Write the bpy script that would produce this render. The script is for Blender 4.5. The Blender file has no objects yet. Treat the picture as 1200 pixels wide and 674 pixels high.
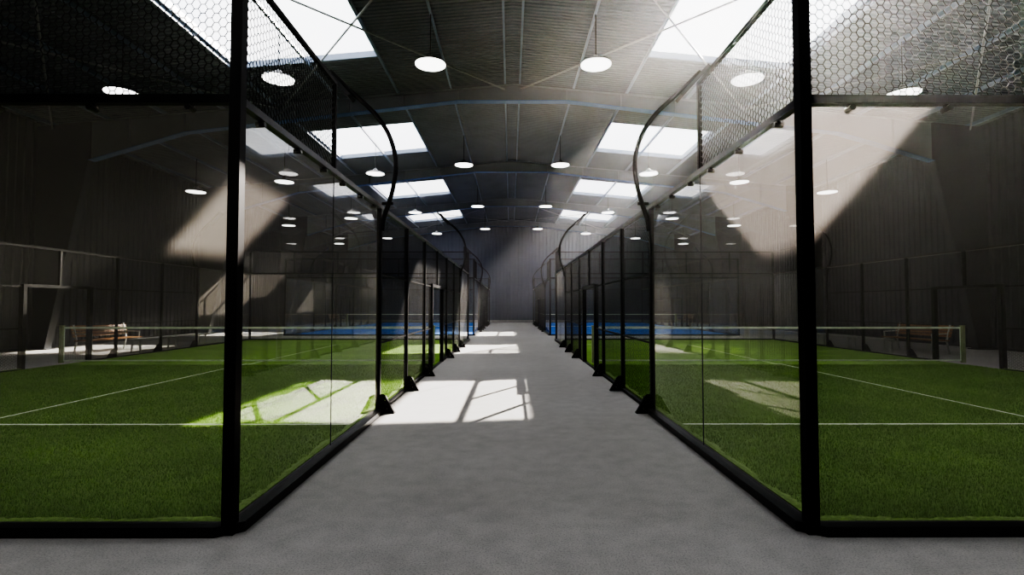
import bpy, math, random
import numpy as np
from mathutils import Vector
from mathutils.geometry import delaunay_2d_cdt
random.seed(7); rng = np.random.default_rng(7)
scene = bpy.context.scene
col = scene.collection
PI = math.pi

# ------------------------------------------------------------------ dimensions (metres; +Y runs down the hall)
CAM_H = 1.585
XC = 0.07                    # centre line of the hall
XL, XR = -1.955, 2.10        # walkway-side planes of the court cages
Y0, Y1 = 3.64, 27.3          # near ends of the two rows of courts
WALL_X = 17.5
Y_BACK, Y_FAR = -11.3, 48.7
RIDGE, SLOPE = 9.9, 0.09
TOP, UP = 3.06, 4.06         # glass rail and upper mesh rail
def roof(x): return RIDGE - SLOPE * abs(x - XC)

# ------------------------------------------------------------------ helpers
class MB:
    def __init__(s): s.v, s.f = [], []
    def add(s, vs, fs):
        n = len(s.v); s.v += [tuple(p) for p in vs]; s.f += [tuple(n + i for i in f) for f in fs]; return s
    def box(s, x0, x1, y0, y1, z0, z1):
        return s.add([(x0,y0,z0),(x1,y0,z0),(x1,y1,z0),(x0,y1,z0),(x0,y0,z1),(x1,y0,z1),(x1,y1,z1),(x0,y1,z1)],
                     [(3,2,1,0),(4,5,6,7),(0,1,5,4),(1,2,6,5),(2,3,7,6),(3,0,4,7)])
    def bevbox(s, x0, x1, y0, y1, z0, z1, b=.006):
        # box with small chamfers on its long vertical-axis edges
        x0,x1 = min(x0,x1),max(x0,x1); y0,y1 = min(y0,y1),max(y0,y1)
        ring = [(x0+b,y0),(x1-b,y0),(x1,y0+b),(x1,y1-b),(x1-b,y1),(x0+b,y1),(x0,y1-b),(x0,y0+b)]
        vs = [(x,y,z0) for x,y in ring]+[(x,y,z1) for x,y in ring]
        return s.add(vs, [(7,6,5,4,3,2,1,0),(8,9,10,11,12,13,14,15)]+[(i,(i+1)%8,(i+1)%8+8,i+8) for i in range(8)])
    def quad(s, a, b, c, d): return s.add([a,b,c,d], [(0,1,2,3)])
    def prism(s, poly, axis, a, b):
        # extrude a polygon (list of 2-D points) along an axis; 'x': points are (y,z), 'y': (x,z), 'z': (x,y)
        def P(p, t):
            return {'x': (t,p[0],p[1]), 'y': (p[0],t,p[1]), 'z': (p[0],p[1],t)}[axis]
        n = len(poly)
        return s.add([P(p,a) for p in poly]+[P(p,b) for p in poly],
                     [tuple(range(n-1,-1,-1)), tuple(range(n,2*n))]+[(i,(i+1)%n,(i+1)%n+n,i+n) for i in range(n)])
    def tube(s, pts, r, n=8, cap=True):
        pts = [Vector(p) for p in pts]; rings = []; up = None
        for i, p in enumerate(pts):
            t = (pts[min(i+1,len(pts)-1)] - pts[max(i-1,0)]).normalized()
            if up is None:
                up = Vector((0,0,1)) if abs(t.z) < .9 else Vector((0,1,0))
            a = t.cross(up).normalized(); b = a.cross(t).normalized(); up = b
            rr = r[i] if isinstance(r, (list, tuple)) else r
            rings.append([p + a*math.cos(2*PI*k/n)*rr + b*math.sin(2*PI*k/n)*rr for k in range(n)])
        vs = [q for R in rings for q in R]; fs = []
        for i in range(len(pts)-1):
            for k in range(n):
                fs.append((i*n+k, i*n+(k+1)%n, (i+1)*n+(k+1)%n, (i+1)*n+k))
        if cap: fs += [tuple(range(n-1,-1,-1)), tuple(range(len(vs)-n, len(vs)))]
        return s.add(vs, fs)
    def lathe(s, prof, n=32, c=(0,0,0)):
        vs = []; fs = []
        for r, z in prof:
            vs += [(c[0]+r*math.cos(2*PI*k/n), c[1]+r*math.sin(2*PI*k/n), c[2]+z) for k in range(n)]
        for i in range(len(prof)-1):
            for k in range(n): fs.append((i*n+k, i*n+(k+1)%n, (i+1)*n+(k+1)%n, (i+1)*n+k))
        return s.add(vs, fs)
    def mesh(s, name, mat=None, smooth=False):
        me = bpy.data.meshes.new(name); me.from_pydata(s.v, [], s.f); me.update()
        if mat: me.materials.append(mat)
        if smooth:
            for p in me.polygons: p.use_smooth = True
        return me

def obj(name, me, parent=None, loc=(0,0,0), rot=(0,0,0)):
    o = bpy.data.objects.new(name, me); col.objects.link(o)
    o.location = loc; o.rotation_euler = rot
    if parent: o.parent = parent
    return o
def mk(name, mb, mat, parent=None, loc=(0,0,0), rot=(0,0,0), smooth=False):
    return obj(name, mb.mesh(name, mat, smooth), parent, loc, rot)
def tag(o, label=None, cat=None, group=None, kind=None):
    if label: o['label'] = label
    if cat: o['category'] = cat
    if group: o['group'] = group
    if kind: o['kind'] = kind
    return o
def thing(name, label, cat, loc=(0,0,0), rz=0, group=None):
    return tag(obj(name, None, None, loc, (0,0,rz)), label, cat, group)
def struct(name, mb, mat, label=None, parent=None, smooth=False):
    o = mk(name, mb, mat, parent, smooth=smooth)
    if parent is None: o['kind'] = 'structure'
    if label: o['label'] = label
    return o

# ------------------------------------------------------------------ materials
def newmat(name):
    m = bpy.data.materials.new(name); m.use_nodes = True
    nt = m.node_tree; nt.nodes.clear()
    out = nt.nodes.new('ShaderNodeOutputMaterial')
    return m, nt, out
def N(nt, t, **kw):
    n = nt.nodes.new(t)
    for k, v in kw.items():
        if k in ('op',): n.operation = v
        elif k.startswith('i_'): n.inputs[k[2:].replace('_',' ')].default_value = v
        else: setattr(n, k, v)
    return n
def ramp(nt, fac, stops):
    r = nt.nodes.new('ShaderNodeValToRGB'); e = r.color_ramp.elements
    while len(e) < len(stops): e.new(.5)
    for q, (p, c) in zip(e, stops): q.position = p; q.color = (*c, 1)
    nt.links.new(fac, r.inputs[0]); return r.outputs[0]
def noise(nt, scale, detail=4, rough=.55, vec=None, space='Object'):
    n = nt.nodes.new('ShaderNodeTexNoise'); n.inputs['Scale'].default_value = scale
    n.inputs['Detail'].default_value = detail; n.inputs['Roughness'].default_value = rough
    if vec is None:
        tc = nt.nodes.new('ShaderNodeTexCoord'); vec = tc.outputs[space]
    nt.links.new(vec, n.inputs['Vector']); return n.outputs['Fac']
def simple(name, c, rough=.5, metal=0., var=.12, scale=6., spec=.5, bump=0., bscale=200):
    m, nt, out = newmat(name)
    b = N(nt, 'ShaderNodeBsdfPrincipled'); b.inputs['Roughness'].default_value = rough
    b.inputs['Metallic'].default_value = metal; b.inputs['Specular IOR Level'].default_value = spec
    f = noise(nt, scale)
    c0 = tuple(x*(1-var) for x in c); c1 = tuple(min(1, x*(1+var)) for x in c)
    nt.links.new(ramp(nt, f, [(.3, c0), (.7, c1)]), b.inputs['Base Color'])
    if bump:
        bp = N(nt, 'ShaderNodeBump'); bp.inputs['Strength'].default_value = bump; bp.inputs['Distance'].default_value = .004
        nt.links.new(noise(nt, bscale), bp.inputs['Height']); nt.links.new(bp.outputs[0], b.inputs['Normal'])
    nt.links.new(b.outputs[0], out.inputs['Surface'])
    return m

M = {}
M['steel_black'] = simple('black_powder_coated_steel', (.004,.004,.0045), .45, 0, .2, 3, .25)
M['rail'] = simple('lit_black_steel_rail', (.022,.022,.021), .33, 0, .2, 3, .5)  # paler than the posts: reflected light on the rails put into the colour
M['mesh_black'] = simple('black_coated_wire', (.016,.016,.017), .5, 0, .1)
M['clip'] = simple('black_clip', (.01,.01,.01), .3)
M['silicone'] = simple('dark_seal', (.03,.035,.035), .4)
M['wall'] = simple('charcoal_corrugated_sheet', (.035,.037,.042), .55, 0, .12, .6, .4)
M['farwall'] = simple('slate_corrugated_sheet', (.07,.08,.115), .55, 0, .12, .5, .4)
M['roof'] = simple('grey_ribbed_roof_sheet', (.118,.13,.152), .5, 0, .1, .7, .4)
M['flange'] = simple('blue_bounce_lit_flange', (.09,.155,.30), .45, 0, .08, 1)  # blue light bounced up under the beams, put into the flange colour
M['frame'] = simple('grey_painted_steel', (.16,.178,.20), .5, 0, .08, 1)
M['column'] = simple('dark_painted_column', (.035,.037,.042), .5, 0, .08, 1)
M['purlin'] = simple('pale_blue_grey_steel', (.17,.21,.28), .45, 0, .06, 1)
M['rod'] = simple('galvanised_rod', (.25,.26,.27), .45, .2, .05)
M['plinth'] = simple('pale_wall_plinth', (.30,.30,.30), .7)
M['netpost'] = simple('olive_painted_post', (.30,.33,.20), .45)
M['tape'] = simple('off_white_net_tape', (.80,.84,.74), .8)
M['netcord'] = simple('dark_net_cord', (.03,.03,.03), .8)
M['cord'] = simple('black_lamp_cord', (.015,.015,.015), .6)
M['shade'] = simple('dark_lamp_shade', (.035,.036,.04), .35, .3)
M['bench_steel'] = simple('light_grey_bench_frame', (.45,.45,.43), .4, .4)
M['bench_seat'] = simple('pale_grey_bench_board', (.40,.40,.38), .5)
M['flood'] = simple('dark_floodlight_body', (.02,.02,.022), .4)

def mat_wood():
    m, nt, out = newmat('warm_brown_bench_wood')
    b = N(nt, 'ShaderNodeBsdfPrincipled'); b.inputs['Roughness'].default_value = .5
    w = N(nt, 'ShaderNodeTexWave', bands_direction='X'); w.inputs['Scale'].default_value = 9
    w.inputs['Distortion'].default_value = 4; w.inputs['Detail'].default_value = 3
    tc = N(nt, 'ShaderNodeTexCoord'); nt.links.new(tc.outputs['Object'], w.inputs['Vector'])
    nt.links.new(ramp(nt, w.outputs['Fac'], [(0,(.20,.095,.035)),(1,(.32,.165,.07))]), b.inputs['Base Color'])
    nt.links.new(b.outputs[0], out.inputs['Surface']); return m
M['wood'] = mat_wood()

def mat_floor():
    m, nt, out = newmat('grey_speckled_floor')
    b = N(nt, 'ShaderNodeBsdfPrincipled'); b.inputs['Roughness'].default_value = .62
    b.inputs['Specular IOR Level'].default_value = .35
    big = noise(nt, .35, 4); mid = noise(nt, 5, 6, .6); fine = noise(nt, 85, 3, .7)
    c1 = ramp(nt, big, [(.3,(.47,.452,.428)),(.7,(.54,.522,.496))])
    c2 = ramp(nt, mid, [(.3,(.86,.86,.86)),(.7,(1,1,1))])
    c3 = ramp(nt, fine, [(.32,(.66,.66,.66)),(.5,(.95,.95,.95)),(.7,(1.0,1.0,1.0))])
    m1 = N(nt, 'ShaderNodeMix', data_type='RGBA', blend_type='MULTIPLY'); m1.inputs[0].default_value = 1
    m2 = N(nt, 'ShaderNodeMix', data_type='RGBA', blend_type='MULTIPLY'); m2.inputs[0].default_value = 1
    nt.links.new(c1, m1.inputs[6]); nt.links.new(c2, m1.inputs[7])
    nt.links.new(m1.outputs[2], m2.inputs[6]); nt.links.new(c3, m2.inputs[7])
    nt.links.new(m2.outputs[2], b.inputs['Base Color'])
    bp = N(nt, 'ShaderNodeBump'); bp.inputs['Strength'].default_value = .35; bp.inputs['Distance'].default_value = .004
    nt.links.new(fine, bp.inputs['Height']); nt.links.new(bp.outputs[0], b.inputs['Normal'])
    nt.links.new(b.outputs[0], out.inputs['Surface']); return m
M['floor'] = mat_floor()

def mat_turf(name, dark, light):
    m, nt, out = newmat(name)
    b = N(nt, 'ShaderNodeBsdfPrincipled'); b.inputs['Roughness'].default_value = .75
    b.inputs['Specular IOR Level'].default_value = .2
    big = noise(nt, .9, 5, .6); fine = noise(nt, 26, 5, .7); vf = noise(nt, 110, 3, .7)
    mx = N(nt, 'ShaderNodeMath', op='MULTIPLY_ADD'); nt.links.new(fine, mx.inputs[0]); mx.inputs[1].default_value = .55
    nt.links.new(big, mx.inputs[2])
    mx2 = N(nt, 'ShaderNodeMath', op='MULTIPLY_ADD'); nt.links.new(vf, mx2.inputs[0]); mx2.inputs[1].default_value = .5
    nt.links.new(mx.outputs[0], mx2.inputs[2])
    mp = N(nt, 'ShaderNodeMapRange'); mp.inputs[1].default_value = .7; mp.inputs[2].default_value = 1.35
    nt.links.new(mx2.outputs[0], mp.inputs[0])
    nt.links.new(ramp(nt, mp.outputs[0], [(0, dark), (1, light)]), b.inputs['Base Color'])
    bp = N(nt, 'ShaderNodeBump'); bp.inputs['Strength'].default_value = .8; bp.inputs['Distance'].default_value = .012
    nt.links.new(vf, bp.inputs['Height']); nt.links.new(bp.outputs[0], b.inputs['Normal'])
    nt.links.new(b.outputs[0], out.inputs['Surface']); return m
M['green'] = mat_turf('green_artificial_turf', (.145,.25,.04), (.26,.42,.09))
M['blue'] = mat_turf('blue_artificial_turf', (.02,.17,.62), (.05,.28,.85))
def mat_blade():
    m, nt, out = newmat('green_turf_fibres')
    b = N(nt, 'ShaderNodeBsdfPrincipled'); b.inputs['Roughness'].default_value = .6
    b.inputs['Specular IOR Level'].default_value = .25
    big = noise(nt, .9, 5, .6)
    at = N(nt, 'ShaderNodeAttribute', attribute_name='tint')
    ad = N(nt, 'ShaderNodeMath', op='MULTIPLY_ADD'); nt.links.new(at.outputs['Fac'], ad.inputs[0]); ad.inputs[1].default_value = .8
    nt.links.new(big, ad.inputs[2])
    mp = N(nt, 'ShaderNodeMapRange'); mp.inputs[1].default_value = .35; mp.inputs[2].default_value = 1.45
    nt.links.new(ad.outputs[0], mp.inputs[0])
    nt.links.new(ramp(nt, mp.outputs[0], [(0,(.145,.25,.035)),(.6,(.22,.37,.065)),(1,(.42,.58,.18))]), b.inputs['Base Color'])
    tr = N(nt, 'ShaderNodeBsdfTranslucent'); tr.inputs['Color'].default_value = (.16,.30,.05,1)
    mi = N(nt, 'ShaderNodeMixShader'); mi.inputs[0].default_value = .25
    nt.links.new(b.outputs[0], mi.inputs[1]); nt.links.new(tr.outputs[0], mi.inputs[2])
    nt.links.new(mi.outputs[0], out.inputs['Surface']); return m
M['blade'] = mat_blade()
M['edge'] = simple('lit_green_turf_edge', (.25,.36,.11), .8, 0, .3, 40, .2)  # pale tone carries the lit look of the border fibres
M['line'] = simple('off_white_turf_line', (.72,.78,.62), .8, 0, .25, 60, .2)

def mat_glass(name, film, tint, r0=.07, filmcol=(.88,.81,.75)):
    # thin toughened sheet: clear transmission, a faint dusty film that catches sunlight, angle-dependent reflection
    m, nt, out = newmat(name)
    geo = N(nt, 'ShaderNodeNewGeometry')
    dot = N(nt, 'ShaderNodeVectorMath', op='DOT_PRODUCT'); nt.links.new(geo.outputs['Incoming'], dot.inputs[0]); nt.links.new(geo.outputs['Normal'], dot.inputs[1])
    ab = N(nt, 'ShaderNodeMath', op='ABSOLUTE'); nt.links.new(dot.outputs['Value'], ab.inputs[0])
    om = N(nt, 'ShaderNodeMath', op='SUBTRACT'); om.inputs[0].default_value = 1; nt.links.new(ab.outputs[0], om.inputs[1])
    pw = N(nt, 'ShaderNodeMath', op='POWER'); nt.links.new(om.outputs[0], pw.inputs[0]); pw.inputs[1].default_value = 5
    ma = N(nt, 'ShaderNodeMath', op='MULTIPLY_ADD'); nt.links.new(pw.outputs[0], ma.inputs[0]); ma.inputs[1].default_value = 1-r0; ma.inputs[2].default_value = r0
    tr = N(nt, 'ShaderNodeBsdfTransparent'); tr.inputs['Color'].default_value = (*tint, 1)
    df = N(nt, 'ShaderNodeBsdfDiffuse'); df.inputs['Color'].default_value = (*filmcol, 1)
    tl = N(nt, 'ShaderNodeBsdfTranslucent'); tl.inputs['Color'].default_value = (*filmcol, 1)
    dm = N(nt, 'ShaderNodeMixShader'); dm.inputs[0].default_value = .5
    nt.links.new(df.outputs[0], dm.inputs[1]); nt.links.new(tl.outputs[0], dm.inputs[2])
    fl = N(nt, 'ShaderNodeMixShader'); nt.links.new(tr.outputs[0], fl.inputs[1]); nt.links.new(dm.outputs[0], fl.inputs[2])
    fn = N(nt, 'ShaderNodeMapRange'); fn.inputs[3].default_value = film*.85; fn.inputs[4].default_value = film*1.15
    nt.links.new(noise(nt, 1.3, 3), fn.inputs[0]); nt.links.new(fn.outputs[0], fl.inputs[0])
    gl = N(nt, 'ShaderNodeBsdfGlossy'); gl.inputs['Roughness'].default_value = 0
    mi = N(nt, 'ShaderNodeMixShader'); nt.links.new(ma.outputs[0], mi.inputs[0])
    nt.links.new(fl.outputs[0], mi.inputs[1]); nt.links.new(gl.outputs[0], mi.inputs[2])
    nt.links.new(mi.outputs[0], out.inputs['Surface'])
    return m
M['glass'] = mat_glass('clear_court_glass', .19, (.92,.94,.93))
M['endglass'] = mat_glass('clean_court_glass', .05, (.92,.94,.93))
M['skypane'] = mat_glass('rooflight_sheet', .05, (.95,.95,.96), .04, (.9,.9,.92))

def emit(name, c, s):
    m, nt, out = newmat(name)
    e = N(nt, 'ShaderNodeEmission'); e.inputs['Color'].default_value = (*c,1); e.inputs['Strength'].default_value = s
    nt.links.new(e.outputs[0], out.inputs['Surface']); return m
M['lamp'] = emit('lit_lamp_diffuser', (1,.985,.96), 4)

# ------------------------------------------------------------------ hall shell
b = MB().quad((XC-WALL_X,Y_BACK,0),(XC+WALL_X,Y_BACK,0),(XC+WALL_X,Y_FAR,0),(XC-WALL_X,Y_FAR,0))
struct('floor', b, M['floor'], 'grey speckled concrete floor running down the hall')

def corrugated_y(x, sgn, y0, y1, z0, z1, pitch=.3, d=.035):
    """side wall sheet at x, ribs bulge to the inside (sgn points inwards)"""
    b = MB(); ys = []; n = round((y1-y0)/pitch)
    for i in range(n):
        a = y0+i*pitch; ys += [(a,0),(a+.16,0),(a+.19,d),(a+.27,d)]
    ys.append((y1,0))
    vs = [(x+sgn*o,y,z0) for y,o in ys]+[(x+sgn*o,y,z1) for y,o in ys]; k = len(ys)
    b.add(vs, [(i,i+1,k+i+1,k+i) for i in range(k-1)]); return b
zt = roof(XC+WALL_X)+.05
struct('wall_left', corrugated_y(XC-WALL_X, 1, Y_BACK, Y_FAR, 0, zt), M['wall'], 'dark corrugated metal side wall, left')
struct('wall_right', corrugated_y(XC+WALL_X, -1, Y_BACK, Y_FAR, 0, zt), M['wall'], 'dark corrugated metal side wall, right')
def gable(y, sgn, mat, name, label):
    b = MB(); xs = []; n = round(2*WALL_X/.35)
    for i in range(n):
        a = XC-WALL_X+i*.35; xs += [(a,0),(a+.2,0),(a+.23,.022),(a+.32,.022)]
    xs.append((XC+WALL_X,0)); k = len(xs)
    b.add([(x,y+sgn*o,0) for x,o in xs]+[(x,y+sgn*o,roof(x)+.04) for x,o in xs], [(i,i+1,k+i+1,k+i) for i in range(k-1)])
    return struct(name, b, mat, label)
gable(Y_FAR, -1, M['farwall'], 'wall_far', 'blue-grey corrugated gable wall at the end of the hall')
gable(Y_BACK, 1, M['wall'], 'wall_back', 'dark corrugated gable wall behind the camera')
for nm, x0, x1, y0, y1 in (('baseboard_far', XC-WALL_X+.06, XC+WALL_X-.06, Y_FAR-.12, Y_FAR-.045),
                           ('baseboard_left', XC-WALL_X+.04, XC-WALL_X+.09, Y_BACK+.1, Y_FAR-.15),
                           ('baseboard_right', XC+WALL_X-.09, XC+WALL_X-.04, Y_BACK+.1, Y_FAR-.15)):
    h = .22 if nm == 'baseboard_far' else .10
    struct(nm, MB().box(x0,x1,y0,y1,0,h), M['plinth'] if nm == 'baseboard_far' else M['wall'])

# ribbed roof with openings for the rooflights
SKY_X = (4.28, 8.68)
SKY_Y = [(1.9+10*k, 6.0+10*k) for k in range(-1, 5)]
def roof_strip(b, xa, xb, y0, y1, pitch=.16, d=.03):
    """ribs run up the slope; xa, xb measured from the ridge with sign"""
    n = max(1, round((y1-y0)/pitch)); p = (y1-y0)/n; ys = []
    for i in range(n):
        a = y0+i*p; ys += [(a,0),(a+.5*p,0),(a+.6*p,-d),(a+.9*p,-d)]
    ys.append((y1,0)); k = len(ys)
    za, zb = RIDGE-SLOPE*abs(xa), RIDGE-SLOPE*abs(xb)
    b.add([(XC+xa,y,za+o) for y,o in ys]+[(XC+xb,y,zb+o) for y,o in ys], [(i,i+1,k+i+1,k+i) for i in range(k-1)])
b = MB()
for s in (-1, 1):
    roof_strip(b, 0, s*SKY_X[0], Y_BACK, Y_FAR)
    roof_strip(b, s*SKY_X[1], s*WALL_X, Y_BACK, Y_FAR)
    edges = [Y_BACK]+[v for p in SKY_Y for v in p]+[Y_FAR]
    for i in range(0, len(edges), 2):
        roof_strip(b, s*SKY_X[0], s*SKY_X[1], edges[i], edges[i+1])
def flat(xa, xb, y0, y1):
    za, zb = RIDGE-SLOPE*abs(xa)+.012, RIDGE-SLOPE*abs(xb)+.012
    b.quad((XC+xa,y0,za),(XC+xb,y0,zb),(XC+xb,y1,zb),(XC+xa,y1,za))
for s in (-1, 1):
    flat(-s*.01, s*(SKY_X[0]-.02), Y_BACK-.2, Y_FAR+.2); flat(s*(SKY_X[1]+.02), s*(WALL_X+.2), Y_BACK-.2, Y_FAR+.2)
    for i in range(0, len(edges), 2):
        flat(s*(SKY_X[0]-.05), s*(SKY_X[1]+.05), edges[i]-(.2 if i == 0 else -.02), edges[i+1]+(.2 if i+2 == len(edges) else -.02))
struct('ceiling', b, M['roof'], 'grey ribbed metal roof over the whole hall')

# rooflights: frame + two panes each
k = 0
for (ya, yb) in SKY_Y:
    for s in (-1, 1):
        k += 1
        xa, xb = s*SKY_X[0], s*SKY_X[1]; xm = s*6.44
        b = MB()
        def slopebox(x0, x1, y0, y1, dz0, dz1):
            x0, x1 = min(x0,x1), max(x0,x1)
            za, zb = RIDGE-SLOPE*abs(x0), RIDGE-SLOPE*abs(x1)
            b.add([(XC+x0,y0,za+dz0),(XC+x1,y0,zb+dz0),(XC+x1,y1,zb+dz0),(XC+x0,y1,za+dz0),
                   (XC+x0,y0,za+dz1),(XC+x1,y0,zb+dz1),(XC+x1,y1,zb+dz1),(XC+x0,y1,za+dz1)],
                  [(3,2,1,0),(4,5,6,7),(0,1,5,4),(1,2,6,5),(2,3,7,6),(3,0,4,7)])
        slopebox(xa, xb, ya-.05, ya, -.04, .16); slopebox(xa, xb, yb, yb+.05, -.04, .16)
        slopebox(xa-s*.05, xa, ya-.05, yb+.05, -.04, .16); slopebox(xb, xb+s*.05, ya-.05, yb+.05, -.04, .16)
        f = struct('window_%d' % k, b, M['purlin'], 'rooflight opening in the %s roof slope' % ('left' if s < 0 else 'right'))
        for (p, q) in ((xa, xm), (xm, xb)):
            za, zb = RIDGE-SLOPE*abs(p)+.12, RIDGE-SLOPE*abs(q)+.12
            mk('pane', MB().quad((XC+p,ya,za),(XC+q,ya,zb),(XC+q,yb,zb),(XC+p,yb,za)), M['skypane'], f)
        # sampling portal for the sky light coming through this rooflight
        L = bpy.data.lights.new('rooflight_portal', 'AREA'); L.shape = 'RECTANGLE'
        L.size = SKY_X[1]-SKY_X[0]; L.size_y = yb-ya; L.cycles.is_portal = True
        lo = bpy.data.objects.new('rooflight_portal', L); col.objects.link(lo)
        lo.location = (XC+(xa+xb)/2, (ya+yb)/2, RIDGE-SLOPE*6.44+.15)
        lo.rotation_euler = (0, s*math.atan(SLOPE), 0)

# steel portal frames
def ibeam_frame(y, n, braced=True):
    b = MB(); bf = MB(); w = .15
    for s in (-1, 1):
        X = lambda u: XC+s*u
        rt = lambda u: RIDGE-SLOPE*u-.17
        rb = lambda u: (rt(0)-.62) if u <= 2 else (rt(0)-.62-(u-2)*.118 if u < 12 else rt(0)-.62-1.18-(u-12)*.30)
        us = [0, 2, 4, 6, 8, 10, 12, 14, 15.45]
        # web
        for a, c in zip(us[:-1], us[1:]):
            P = [(X(a),rb(a)),(X(c),rb(c)),(X(c),rt(c)),(X(a),rt(a))]
            if s < 0: P = P[::-1]
            b.prism(P, 'y', y-.008, y+.008)
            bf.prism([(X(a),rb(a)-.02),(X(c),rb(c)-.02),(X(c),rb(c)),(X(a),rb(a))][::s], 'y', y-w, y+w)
            b.prism([(X(a),rt(a)-.02),(X(c),rt(c)-.02),(X(c),rt(c)),(X(a),rt(a))][::s], 'y', y-w, y+w)
            if c < 15: b.box(min(X(c)-.006,X(c)+.006),max(X(c)-.006,X(c)+.006), y-w+.02, y+w-.02, rb(c), rt(c)-.02)   # stiffener
        # tapered column
        bc = MB()
        ki, ko = 15.45, WALL_X-.05
        zi = rb(15.45)
        bc.prism([(X(16.85),0),(X(ko),0),(X(ko),rt(ko)),(X(ki),rt(ki)),(X(ki),zi)][::s], 'y', y-.01, y+.01)
        bc.prism([(X(16.83),0),(X(16.85),0),(X(ki),zi),(X(ki-.02),zi)][::s], 'y', y-w, y+w)
        bc.prism([(X(ko-.02),0),(X(ko),0),(X(ko),rt(ko)),(X(ko-.02),rt(ko))][::s], 'y', y-w, y+w)
        bc.box(min(X(16.7),X(ko)),max(X(16.7),X(ko)), y-w-.03, y+w+.03, 0, .03)
        n2 = n*2+60+(s > 0)
        struct('trim_%d' % n2, bc, M['column'], 'dark tapered steel column against the %s side wall' % ('left' if s < 0 else 'right'))
    fr = struct('trim_%d' % n, b, M['frame'], 'grey steel roof beam spanning the hall')
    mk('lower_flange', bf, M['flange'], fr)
FR = [-1.3, 8.7, 18.7, 28.7, 38.7, 48.45]
for i, y in enumerate(FR): ibeam_frame(y, i+1)
n = len(FR)
# purlins
for u in (.27, 2.25, 4.20, 6.44, 8.77, 10.65, 12.75, 14.85, 16.95):
    for s in (-1, 1):
        n += 1
        z = RIDGE-SLOPE*u; x = XC+s*u
        b = MB().box(x-.012,x+.012, Y_BACK+.1, Y_FAR-.05, z-.165, z-.035)
        b.box(x-.035,x+.035, Y_BACK+.1, Y_FAR-.05, z-.168, z-.155)
        struct('trim_%d' % n, b, M['purlin'], 'pale steel purlin running the length of the roof')
# diagonal bracing rods under the roof and on the end bay walls
for (ya, yb) in ((-1.3, 8.7), (8.7, 18.7), (38.7, 48.45)):
    for s in (-1, 1):
        for (ua, ub) in ((.3, 8.5), (8.6, 16.9)):
            for (p, q) in ((ua, ub), (ub, ua)):
                n += 1
                P = Vector((XC+s*p, ya, RIDGE-SLOPE*p-.30)); Q = Vector((XC+s*q, yb, RIDGE-SLOPE*q-.30))
                struct('trim_%d' % n, MB().tube([P, Q], .028, 8), M['rod'], 'thin diagonal bracing rod under the roof')

# ------------------------------------------------------------------ pendant lamps
lamp_me = {}
def lamp(u, s, y, z, label):
    x = XC+s*u; ztop = roof(x)-.16
    r = thing('pendant_lamp', label, 'lamp', (x, y, z), 0, 'round pendant lamps hanging from the roof')
    if not lamp_me:
        lamp_me['shade'] = MB().lathe([(.02,.26),(.06,.25),(.10,.20),(.12,.13),(.30,.10),(.40,.05),(.435,0),(.425,0),(.39,.04),(.28,.085),(.02,.11)], 40).mesh('shade', M['shade'], True)
        lamp_me['disc'] = MB().lathe([(.41,.012),(.41,.002),(.28,-.004),(.001,-.006)], 40).mesh('diffuser', M['lamp'], True)
    obj('lamp_shade', lamp_me['shade'], r); obj('diffuser', lamp_me['disc'], r)
    mk('cord', MB().tube([(0,0,.24),(0,0,ztop-z)], .014, 6), M['cord'], r)
rows = ['row above the camera','nearest row ahead','second row','third row','farthest row']
cols = ['beside the ridge','over inner court half','over outer court half','near the side wall']
for ri, y in enumerate((3.75, 13.75, 23.75, 33.75, 43.75)):
    for ci, (u, z) in enumerate(((2.25,8.13),(6.37,7.72),(10.6,7.33),(14.7,6.86))):
        for s in (-1, 1):
            if ri == 0 and ci == 0: continue
            lamp(u, s, y, z, 'lit pendant lamp %s, %s side, %s' % (cols[ci], 'left' if s < 0 else 'right', rows[ri]))

# ------------------------------------------------------------------ court cages
def honeycomb(w, h, r=.0040, p=.049, q=.067, a=.029):
    """flat-top hexagonal wire mesh filling w x h in the XZ plane"""
    E = []
    nc = int(w/p)+2; nr = int(h/q)+2
    cl = lambda x, z: (min(max(x,0),w), min(max(z,0),h))
    for i in range(-1, nc):
        for j in range(-1, nr):
            x = i*p; z = (j+.5*(i % 2))*q
            for A, B in (((x-a/2,z-q/2),(x+a/2,z-q/2)), ((x+a/2,z-q/2),(x+p-a/2,z)), ((x+a/2,z+q/2),(x+p-a/2,z))):
                A, B = cl(*A), cl(*B)
                if abs(A[0]-B[0])+abs(A[1]-B[1]) > .006: E.append((A[0],A[1],B[0],B[1]))
    E = np.array(E); d = E[:,2:]-E[:,:2]; L = np.linalg.norm(d,axis=1,keepdims=True); d /= L
    nrm = np.stack([-d[:,1], d[:,0]], 1)
    V = np.zeros((len(E), 6, 3))
    for k in range(3):
        an = 2*PI*k/3; off = nrm*math.cos(an)*r; yy = math.sin(an)*r
        V[:,k,0] = E[:,0]+off[:,0]; V[:,k,2] = E[:,1]+off[:,1]; V[:,k,1] = yy
        V[:,k+3,0] = E[:,2]+off[:,0]; V[:,k+3,2] = E[:,3]+off[:,1]; V[:,k+3,1] = yy
    base = (np.arange(len(E))*6)[:,None,None]
    F = np.array([[0,1,4,3],[1,2,5,4],[2,0,3,5]])[None]+base
    me = bpy.data.meshes.new('wire_mesh'); V = V.reshape(-1,3); F = F.reshape(-1,4)
    me.vertices.add(len(V)); me.vertices.foreach_set('co', V.ravel())
    me.loops.add(F.size); me.loops.foreach_set('vertex_index', F.ravel().astype(np.int32))
    me.polygons.add(len(F)); me.polygons.foreach_set('loop_start', np.arange(0, F.size, 4, dtype=np.int32))
    me.update(calc_edges=True); me.validate(); me.materials.append(M['mesh_black'])
    return me
HC = {}
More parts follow.
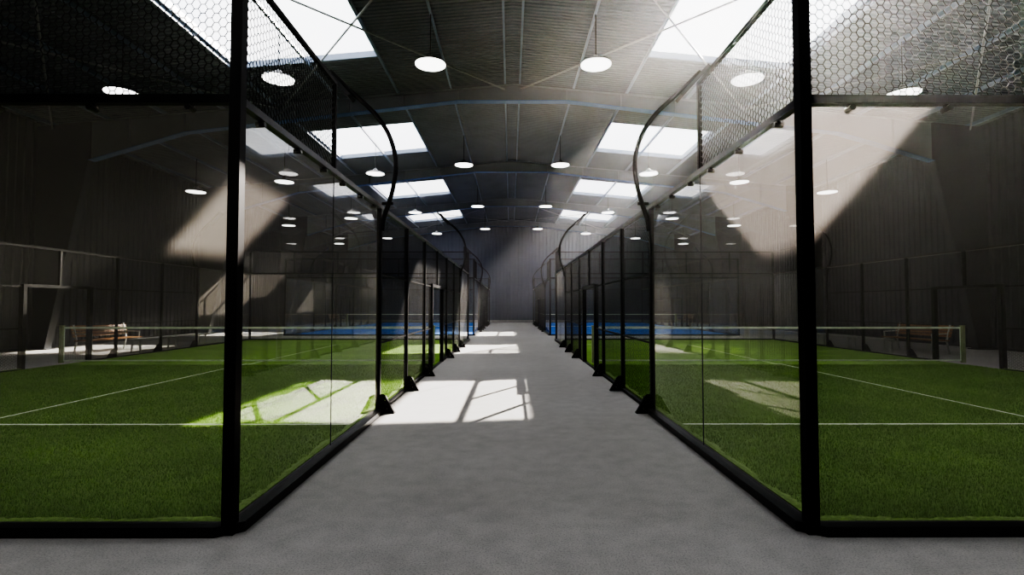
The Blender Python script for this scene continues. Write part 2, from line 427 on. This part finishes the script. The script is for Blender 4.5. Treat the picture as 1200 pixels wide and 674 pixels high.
def hc(w, h):
    key = (round(w,3), round(h,3))
    if key not in HC: HC[key] = honeycomb(*key, r=.0040 if h < 1.0 and w > 1.5 else .0023)
    return HC[key]
ME = {}
def cached(key, fn):
    if key not in ME: ME[key] = fn()
    return ME[key]

T = .08   # post width
def gusset():
    """triangular foot plate with bolt holes, in the XZ plane, pointing to +X"""
    outline = [(0,0),(.21,0),(.21,.025),(.075,.25),(.045,.27),(0,.27)]
    holes = [(.07,.19),(.08,.12),(.10,.065)]
    pts = [Vector(p) for p in outline]; edges = [(i,(i+1)%len(outline)) for i in range(len(outline))]
    for cx, cz in holes:
        n0 = len(pts)
        for k in range(10): pts.append(Vector((cx+.014*math.cos(-2*PI*k/10), cz+.014*math.sin(-2*PI*k/10))))
        edges += [(n0+k, n0+(k+1)%10) for k in range(10)]
    vs, es, fs, *_ = delaunay_2d_cdt(pts, edges, [], 1, 1e-6)
    def inside(c):
        return all((c[0]-hx)**2+(c[1]-hz)**2 > .0125**2 for hx, hz in holes)
    F = [tuple(f) for f in fs if inside((sum(vs[i][0] for i in f)/len(f), sum(vs[i][1] for i in f)/len(f)))]
    b = MB(); n = len(vs)
    b.add([(v[0],-.03,v[1]) for v in vs]+[(v[0],-.018,v[1]) for v in vs], F+[tuple(n+i for i in f[::-1]) for f in F])
    b.add([(v[0],.018,v[1]) for v in vs]+[(v[0],.03,v[1]) for v in vs], F+[tuple(n+i for i in f[::-1]) for f in F])
    b.prism([(.0,0),(.22,0),(.22,.012),(0,.012)], 'y', -.055, .055)
    b.prism([(.205,.012),(.215,.012),(.085,.25),(.075,.25)], 'y', -.03, .03)
    return b.mesh('foot_plate', M['steel_black'])
ARM = [(.0,2.70),(.015,2.86),(.08,3.06),(.15,3.30),(.195,3.58),(.19,3.82),(.12,4.08),(.02,4.28),(-.14,4.49),(-.34,4.68),(-.58,4.90),(-.80,5.12)]
def smooth_path(P, n=4):
    out = []
    for i in range(len(P)-1):
        p0, p1, p2, p3 = P[max(i-1,0)], P[i], P[i+1], P[min(i+2,len(P)-1)]
        for k in range(n):
            t = k/n
            out.append(tuple(.5*((2*b_)+(-a_+c_)*t+(2*a_-5*b_+4*c_-d_)*t*t+(-a_+3*b_-3*c_+d_)*t**3) for a_,b_,c_,d_ in zip(p0,p1,p2,p3)))
    out.append(P[-1]); return out

def cage(xa, sgn, y0, label, near):
    r = thing('court_cage', label, 'court cage', (xa, y0, 0))
    X = lambda u: sgn*u
    S = M['steel_black']
    def box(name, u0, u1, v0, v1, z0, z1, mat=S, parent=r, bev=True):
        x0, x1 = sorted((X(u0), X(u1)))
        key = ('box', round(x1-x0,4), round(v1-v0,4), round(z1-z0,4), mat.name)
        def f():
            a, c, e = (x1-x0)/2, (v1-v0)/2, (z1-z0)/2
            return MB().box(-a,a,-c,c,-e,e).mesh(name, mat)
        return obj(name, cached(key, f), parent, ((x0+x1)/2, (v0+v1)/2, (z0+z1)/2))
    W, Lg = 10.0, 20.0
    # plinth rails round both ends (U-shaped, chamfered at the corners) and slim rails along the mesh
    for end in (0, 1):
        Y = (lambda v: v) if end == 0 else (lambda v: Lg-v)
        o, i_, e = -.09, .03, 4.0
        outer = [(o,e),(o,.03),(.07,-.075),(W-.07,-.075),(W-o,.03),(W-o,e)]
        inner = [(W-i_,e),(W-i_,i_),(i_,i_),(i_,e)]
        poly = [(X(u),Y(v)) for u,v in outer]
        pin = [(X(u),Y(v)) for u,v in inner]
        # split in three convex-ish strips
        b = MB()
        O = poly; I = pin[::-1]      # I: (i,e),(i,i),(W-i,i),(W-i,e)
        def strip(pl):
            area = sum(pl[k][0]*pl[(k+1)%len(pl)][1]-pl[(k+1)%len(pl)][0]*pl[k][1] for k in range(len(pl)))
            if area < 0: pl = pl[::-1]
            b.prism(pl, 'z', 0, .07)
        strip([O[0],O[1],I[1],I[0]]); strip([O[1],O[2],I[1]]); strip([O[2],O[3],I[2],I[1]])
        strip([O[3],O[4],I[2]]); strip([O[4],O[5],I[3],I[2]])
        mk('base_rail', b, M['rail'], r)
    for side in (0, 1):
        u = 0 if side == 0 else W
        so = -1 if side == 0 else 1            # outward direction in u
        for v0, v1 in ((4.04,8.96),(11.04,15.96)):
            box('base_rail', u-.03, u+.03, v0, v1, 0, .05)
        box('threshold', u-.03, u+.03, 9.06, 10.94, 0, .012)
        # full height posts
        for v in (0, Lg):
            box('corner_post', u-T/2, u+T/2, v-T/2, v+T/2, 0, UP+.02)
        for v in (4, 6, 8, 12, 14, 16):
            p = box('post', u-T/2*.8, u+T/2*.8, v-T/2*.8, v+T/2*.8, 0, TOP-.03)
            d = so*sgn
            g = obj('foot_plate', cached('gusset', gusset), p, (d*.03, 0, -(TOP-.03)/2))
            if d < 0: g.rotation_euler = (0,0,PI)
        for v in (9, 11):
            box('door_post', u-.05, u+.05, v-.05, v+.05, 0, 2.12)
        box('door_lintel', u-.05, u+.05, 9.05, 10.95, 2.04, 2.12)
        box('post', u-.03, u+.03, 9.97, 10.03, 2.12, TOP-.03)
        for v in (2, Lg-2):
            box('mesh_stanchion', u-.02, u+.02, v-.02, v+.02, TOP+.03, UP-.02)
        # rails
        box('top_rail', u-.03, u+.03, T/2, Lg-T/2, TOP-.03, TOP+.03, M['rail'])
        for v0, v1 in ((T/2,2.02),(Lg-2.02,Lg-T/2)):
            box('upper_rail', u-.02, u+.02, v0, v1, UP-.02, UP+.02)
        for v0, v1 in ((4.03,5.97),(6.03,7.97),(8.03,8.95),(11.05,11.97),(12.03,13.97),(14.03,15.97)):
            for z in (1.03, 2.06):
                box('mesh_rail', u-.012, u+.012, v0, v1, z-.014, z+.014)
            obj('mesh_panel', hc(v1-v0, TOP-.09), r, (X(u), v0, .05), (0,0,PI/2))
        for v0, v1 in ((9.03,9.95),(10.05,10.97)):
            obj('mesh_panel', hc(v1-v0, TOP-2.15), r, (X(u), v0, 2.12), (0,0,PI/2))
        for v0, v1 in ((T/2,1.98),(Lg-1.98,Lg-T/2)):
            obj('mesh_panel', hc(v1-v0, UP-TOP-.05), r, (X(u), v0, TOP+.03), (0,0,PI/2))
        # side glass
        for v0, v1 in ((T/2,1.995),(2.005,3.96),(Lg-3.96,Lg-2.005),(Lg-1.995,Lg-T/2)):
            gm = cached(('gs', round(v1-v0,3)), lambda: MB().quad((0,0,0),(0,v1-v0,0),(0,v1-v0,TOP-.095),(0,0,TOP-.095)).mesh('glass_panel', M['glass']))
            g = obj('glass_panel', gm, r, (X(u), v0, .065))
            for t in (.3, 1.0, 1.66):
                if v0 > 10: t = (v1-v0)-t
                obj('glass_clip', cached('clipx', lambda: MB().tube([(-.035,0,0),(.035,0,0)], .022, 10).box(-.012,.012,-.018,.018,0,.05).mesh('glass_clip', M['clip'])), g, (0, t, TOP-.125))
            if v0 in (2.005,) or abs(v0-(Lg-1.995)) < .01:
                mk('seal', MB().box(-.004,.004,-.009,-.001,0,TOP-.095), M['silicone'], g)
        # curved floodlight arms
        for v in (4, 16):
            key = ('arm', so*sgn)
            def f():
                d = so*sgn
                P = [(d*o, 0, z) for o, z in smooth_path(ARM)]
                b = MB().tube(P, .034, 10)
                b.box(*sorted((0, d*.16)), -.018, .018, 3.09, 3.13)
                return b.mesh('curved_arm', S, True)
            a = obj('curved_arm', cached(key, f), r, (X(u)+so*sgn*.035, v, 0))
            def f2():
                d = so*sgn
                b = MB(); p = Vector((d*-.44,0,4.74)); q = Vector((d*-.86,0,5.20)); t = (q-p).normalized(); nn = Vector((-t.z,0,t.x)).normalized()
                if nn.z > 0: nn = -nn
                vs = []
                for e in (p, q):
                    for yy in (-.13, .13):
                        for h in (.02, .075): vs.append(e+Vector((0,yy,0))+nn*h)
                b.add(vs, [(0,1,3,2),(4,6,7,5),(0,4,5,1),(2,3,7,6),(0,2,6,4),(1,5,7,3)])
                return b.mesh('floodlight', M['flood'])
            obj('floodlight', cached(('flood', so*sgn), f2), a)
    # end walls
    for v in (0, Lg):
        box('top_rail', T/2, W-T/2, v-.03, v+.03, TOP-.03, TOP+.03)
        box('upper_rail', T/2, W-T/2, v-.02, v+.02, UP-.02, UP+.02)
        for k in range(5):
            u0 = k*2+(T/2 if k == 0 else .005); u1 = k*2+2-(T/2 if k == 4 else .005)
            w = u1-u0
            gmat = M['glass'] if (v == 0 and near) else M['endglass']
            gm = cached(('ge', round(w,3), gmat.name), lambda: MB().quad((0,0,0),(w,0,0),(w,0,TOP-.095),(0,0,TOP-.095)).mesh('glass_panel', gmat))
            xx = min(X(u0), X(u1))
            g = obj('glass_panel', gm, r, (xx, v, .065))
            for t in (.3, 1.0, 1.68):
                tt = t if sgn > 0 else w-t
                obj('glass_clip', cached('clipy', lambda: MB().tube([(0,-.035,0),(0,.035,0)], .022, 10).box(-.018,.018,-.012,.012,0,.05).mesh('glass_clip', M['clip'])), g, (tt, 0, TOP-.125))
            if k:
                mk('seal', MB().box(-.004,.004,-.004,.004,0,TOP-.095), M['silicone'], g, ((-.005 if sgn > 0 else w+.005), 0, 0))
                box('mesh_stanchion', k*2-.02, k*2+.02, v-.02, v+.02, TOP+.03, UP-.02)
            m0 = k*2+(T/2 if k == 0 else .02); m1 = k*2+2-(T/2 if k == 4 else .02)
            obj('mesh_panel', hc(m1-m0, UP-TOP-.05), r, (min(X(m0),X(m1)), v, TOP+.03))
    return r

def turf(xa, sgn, y0, name_col, mat, label, fibres):
    X = lambda u: sgn*u
    x0, x1 = sorted((X(.055), X(9.945)))
    b = MB().box(x0, x1, .055, 19.945, .001, .022)
    t = mk('court_turf', b, mat, None, (xa, y0, 0)); tag(t, label, 'turf')
    z0, z1 = .022, (.030 if fibres else .026)
    zl = .052 if fibres else .027
    def line(u0, u1, v0, v1, zz):
        a, c = sorted((X(u0), X(u1)))
        # slightly ragged edges, as fibres hide the border of the line
        bb = MB(); L = (v1-v0) > (c-a); n = int(((v1-v0) if L else (c-a))/.05)
        top = []; bot = []
        for i in range(n+1):
            f = i/n; j1 = random.uniform(-.007,.007); j2 = random.uniform(-.007,.007)
            if L: top.append((a+j1, v0+f*(v1-v0), zz)); bot.append((c+j2, v0+f*(v1-v0), zz))
            else: top.append((a+f*(c-a), v1+j1, zz)); bot.append((a+f*(c-a), v0+j2, zz))
        bb.add(top+bot, [(i, i+n+1, i+n+2, i+1) if L else (i+n+1, i+n+2, i+1, i) for i in range(n)])
        mk('line_marking', bb, M['line'], t)
    for v in (3.05, 16.95): line(.06, 9.94, v-.03, v+.03, .030 if v > 10 else (.056 if fibres else .026))
    line(4.975, 5.025, 3.05, 10, .055 if fibres else .026); line(4.975, 5.025, 10, 16.95, .026)
    if fibres:
        # added pale strip painting in the lit turf fringe, with a ragged inner border
        def edge(axis, fixed, a, c, inward):
            bb = MB(); n = int((c-a)/.04); A = []; B = []
            for i in range(n+1):
                q = a+(c-a)*i/n; wv = .075+.03*math.sin(q*5.3)*math.sin(q*2.1)+random.uniform(-.018,.018)
                if axis == 'u': A.append((X(q), fixed, .060)); B.append((X(q), fixed+inward*wv, .056))
                else: A.append((X(fixed), q, .060)); B.append((X(fixed+inward*wv), q, .056))
            bb.add(A+B, [(i, i+1, n+2+i, n+1+i) for i in range(n)])
            mk('turf_edge', bb, M['edge'], t)
        edge('u', .056, .06, 9.94, 1)
        edge('v', .056, .06, 8.9, 1)
        edge('v', 9.944, .06, 8.9, -1)
        # turf pile, thinning out with distance from the near end
        n = 330000
        v = 9.9*rng.random(n)**1.35; u = .06+9.87*rng.random(n); v = v+.06
        # a denser, taller fringe against the rails
        ne = 26000
        ue = np.concatenate([.05+9.9*rng.random(ne//2), .044+.05*rng.random(ne//2)])
        ve = np.concatenate([.044+.05*rng.random(ne//2), .05+9.8*rng.random(ne//2)])
        u = np.concatenate([u,ue]); v = np.concatenate([v,ve]); n = len(u)
        hgt = rng.uniform(.018,.034,n); hgt[-ne:] *= 1.3*(.85+.25*np.sin(ue*9+ve*7)*np.sin(ue*23-ve*17))
        on = ((np.abs(v-3.05) < .04) | ((np.abs(u-5) < .04) & (v > 3))) & (rng.random(n) < .9)
        hgt[on] *= .5
        wd = rng.uniform(.003,.006,n)*(1+v*.06); an = rng.uniform(0,2*PI,n); le = rng.uniform(0,.016,n); la = rng.uniform(0,2*PI,n)
        dx = np.cos(an)*wd/2; dy = np.sin(an)*wd/2
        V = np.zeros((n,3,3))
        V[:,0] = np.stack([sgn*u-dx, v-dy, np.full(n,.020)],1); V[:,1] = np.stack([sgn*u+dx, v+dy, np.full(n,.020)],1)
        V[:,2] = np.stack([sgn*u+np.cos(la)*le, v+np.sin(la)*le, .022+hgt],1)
        lo, hi = sorted((sgn*.056, sgn*9.944)); V[:,:,0] = np.clip(V[:,:,0], lo, hi); V[:,:,1] = np.clip(V[:,:,1], .056, 19.9)
        me = bpy.data.meshes.new('pile'); me.vertices.add(n*3); me.vertices.foreach_set('co', V.ravel())
        me.loops.add(n*3); me.loops.foreach_set('vertex_index', np.arange(n*3, dtype=np.int32))
        me.polygons.add(n); me.polygons.foreach_set('loop_start', np.arange(0, n*3, 3, dtype=np.int32))
        me.update(calc_edges=True)
        at = me.attributes.new('tint', 'FLOAT', 'POINT')
        ti = np.repeat(rng.random(n), 3).reshape(n,3); ti[:,:2] *= .35; ti[-ne:] += .5  # fringe tint raised, its catch of light put into the colour
        at.data.foreach_set('value', ti.ravel().astype(np.float32))
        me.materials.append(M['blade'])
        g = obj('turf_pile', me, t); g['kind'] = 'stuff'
    return t

def net(xa, sgn, y0, label):
    r = thing('court_net', label, 'net', (xa+sgn*5, y0+10, (.075 if y0 < 10 else .026)))
    W = 4.96; H = .95
    for s in (-1, 1):
        p = mk('net_post', MB().bevbox(-.05,.05,-.04,.04,0,H+.02,.012).box(-.055,.055,-.045,.045,H+.02,H+.035), M['netpost'], r, (s*(W-.06),0,0))
    L = W-.12
    mk('top_tape', MB().box(-L,L,-.009,.009,H-.055,H), M['tape'], r)
    b = MB()
    for s in (-1,1): b.box(s*L-.02 if s > 0 else -L, L if s > 0 else -L+.02, -.006,.006,.08,H-.055)
    mk('side_tape', b, M['tape'], r)
    mk('bottom_tape', MB().box(-L,L,-.006,.006,.045,.08), M['tape'], r)
    b = MB(); x = -L+.05
    while x < L-.03:
        b.box(x-.001,x+.001,-.001,.001,.08,H-.055); x += .045
    z = .12
    while z < H-.06:
        b.box(-L+.02,L-.02,-.001,.001,z-.001,z+.001); z += .045
    mk('netting', b, M['netcord'], r)

for (xa, sgn, sd) in ((XL, -1, 'left'), (XR, 1, 'right')):
    cage(xa, sgn, Y0, 'black steel and glass court cage around the near green turf %s of the walkway' % sd, True)
    cage(xa, sgn, Y1, 'black steel and glass court cage around the far blue turf %s of the walkway' % sd, False)
    turf(xa, sgn, Y0, 'green', M['green'], 'green artificial turf with white lines in the near %s court' % sd, True)
    turf(xa, sgn, Y1, 'blue', M['blue'], 'blue artificial turf in the far %s court' % sd, False)
    net(xa, sgn, Y0, 'low court net with pale tape across the near green %s court' % sd)
    net(xa, sgn, Y1, 'low court net with pale tape across the far blue %s court' % sd)

# ------------------------------------------------------------------ benches outside the cages
def wood_bench(x, y, face, L, label):
    """slatted bench; length along Y, face = direction of the seat front in X"""
    r = thing('wooden_bench', label, 'bench', (x, y, 0), 0, 'wooden benches by the side walls')
    d = face; b = MB()
    for k in range(5):
        x0, x1 = sorted((d*(.26-k*.105), d*(.26-k*.105-.085)))
        b.box(x0, x1, -L/2, L/2, .425, .455)
    mk('seat', b, M['wood'], r)
    b = MB()
    for k in range(4):
        z = .55+k*.098; off = -d*(.27+.03*k)
        b.add([(off-.014,-L/2,z),(off+.014,-L/2,z),(off+.014,L/2,z),(off-.014,L/2,z),
               (off-d*.025-.014,-L/2,z+.082),(off-d*.025+.014,-L/2,z+.082),(off-d*.025+.014,L/2,z+.082),(off-d*.025-.014,L/2,z+.082)],
              [(3,2,1,0),(4,5,6,7),(0,1,5,4),(1,2,6,5),(2,3,7,6),(3,0,4,7)])
    mk('backrest', b, M['wood'], r)
    for yy in (-L/2+.12, L/2-.12):
        b = MB()
        w = .022
        def bar(p, q, t=.04):
            P = Vector((p[0],0,p[1])); Q = Vector((q[0],0,q[1])); tt = (Q-P).normalized(); nn = Vector((-tt.z,0,tt.x))*t/2
            pl = [P-nn, Q-nn, Q+nn, P+nn]; b.prism([(v.x,v.z) for v in pl], 'y', yy-w, yy+w)
        bar((d*.27,0),(d*.22,.42)); bar((-d*.32,0),(-d*.24,.42)); bar((-d*.24,.42),(-d*.37,.95)); bar((d*.25,.41),(-d*.26,.41))
        bar((d*.22,.42),(d*.24,.64),.03); bar((d*.25,.64),(-d*.30,.66),.035)
        mk('side_frame', b, M['bench_steel'], r)
    return r
def plain_bench(x, y, L, label):
    r = thing('plain_bench', label, 'bench', (x, y, 0), 0, 'backless benches beside the court cages')
    mk('seat', MB().box(-.19,-.01,-L/2,L/2,.43,.465).box(.01,.19,-L/2,L/2,.43,.465), M['bench_seat'], r)
    for yy in (-L/2+.1, 0, L/2-.1):
        b = MB().box(-.17,.17,yy-.02,yy+.02,.39,.43)
        b.prism([(-.17,0),(-.13,0),(-.11,.39),(-.15,.39)], 'y', yy-.02, yy+.02)
        b.prism([(.13,0),(.17,0),(.15,.39),(.11,.39)], 'y', yy-.02, yy+.02)
        mk('leg', b, M['bench_steel'], r)
for s, sd in ((-1,'left'), (1,'right')):
    wood_bench(XC+s*14.0, 17.95, -s, 2.4, 'wooden slatted bench with backrest outside the near green court, %s side' % sd)
    wood_bench(XC+s*14.0, 41.6, -s, 2.4, 'wooden slatted bench with backrest beside the far blue court, %s side' % sd)
    plain_bench(XC+s*12.65, 19.2, 3.9, 'slim pale backless bench close to the %s near cage' % sd)

# ------------------------------------------------------------------ haze in the air of the hall
HAZE = True
if HAZE:
    m, nt, out = newmat('airborne_dust_haze')
    vs = N(nt, 'ShaderNodeVolumeScatter'); vs.inputs['Density'].default_value = .0021
    vs.inputs['Anisotropy'].default_value = .7; vs.inputs['Color'].default_value = (.95,.97,1,1)
    nt.links.new(vs.outputs[0], out.inputs['Volume'])
    hz = mk('dust_haze', MB().box(XC-WALL_X-.2, XC+WALL_X+.2, Y_BACK-.2, Y_FAR+.2, -.2, RIDGE+.4), m)
    tag(hz, 'thin sunlit dust haze hanging in the air of the hall', 'haze', None, 'stuff')

# ------------------------------------------------------------------ light
w = bpy.data.worlds.new('sky'); scene.world = w; w.use_nodes = True
nt = w.node_tree; nt.nodes.clear()
out = nt.nodes.new('ShaderNodeOutputWorld'); bg = nt.nodes.new('ShaderNodeBackground')
tc = nt.nodes.new('ShaderNodeTexCoord')
cl = noise(nt, 9, 5, .6, tc.outputs['Generated'])
nt.links.new(ramp(nt, cl, [(.35,(.88,.92,1)),(.62,(1,1,1))]), bg.inputs['Color'])
bg.inputs['Strength'].default_value = 3.8
nt.links.new(bg.outputs[0], out.inputs['Surface'])
sun = bpy.data.lights.new('sun', 'SUN'); sun.energy = 21.5; sun.angle = math.radians(.42); sun.color = (1,.92,.83)
so = bpy.data.objects.new('sun', sun); col.objects.link(so); so.location = (12, 20, 30)
so.rotation_euler = Vector((-.915,-1.61,-1)).to_track_quat('-Z','Y').to_euler()

# ------------------------------------------------------------------ camera
cam = bpy.data.cameras.new('camera'); co = bpy.data.objects.new('camera', cam); col.objects.link(co)
cam.sensor_width = 36; cam.lens = 36*602/1200; cam.clip_start = .05; cam.clip_end = 300
co.location = (0,0,CAM_H)
co.rotation_euler = (math.radians(90+2.02), 0, -math.radians(.158))
scene.camera = co

c = scene.cycles
c.use_denoising = True
try: c.denoiser = 'OPENIMAGEDENOISE'
except Exception: pass
c.max_bounces = 10; c.diffuse_bounces = 4; c.glossy_bounces = 4; c.transmission_bounces = 4
c.transparent_max_bounces = 40; c.volume_bounces = 0
c.sample_clamp_indirect = 6; c.caustics_reflective = False; c.caustics_refractive = False
scene.view_settings.view_transform = 'AgX'
scene.view_settings.look = 'AgX - High Contrast'
scene.view_settings.exposure = 0.47
# camera-like response: a deeper toe so unlit steel and far walls read black
vs_ = scene.view_settings; vs_.use_curve_mapping = True
cm = vs_.curve_mapping; cm.use_clip = False; cm.extend = 'EXTRAPOLATED'
cv = cm.curves[3]
for p in ((.03,.011),(.08,.053),(.16,.15),(.4,.42),(1,.90)): cv.points.new(*p)
cv.points[-1].location = (3, 2.1)
cm.update()
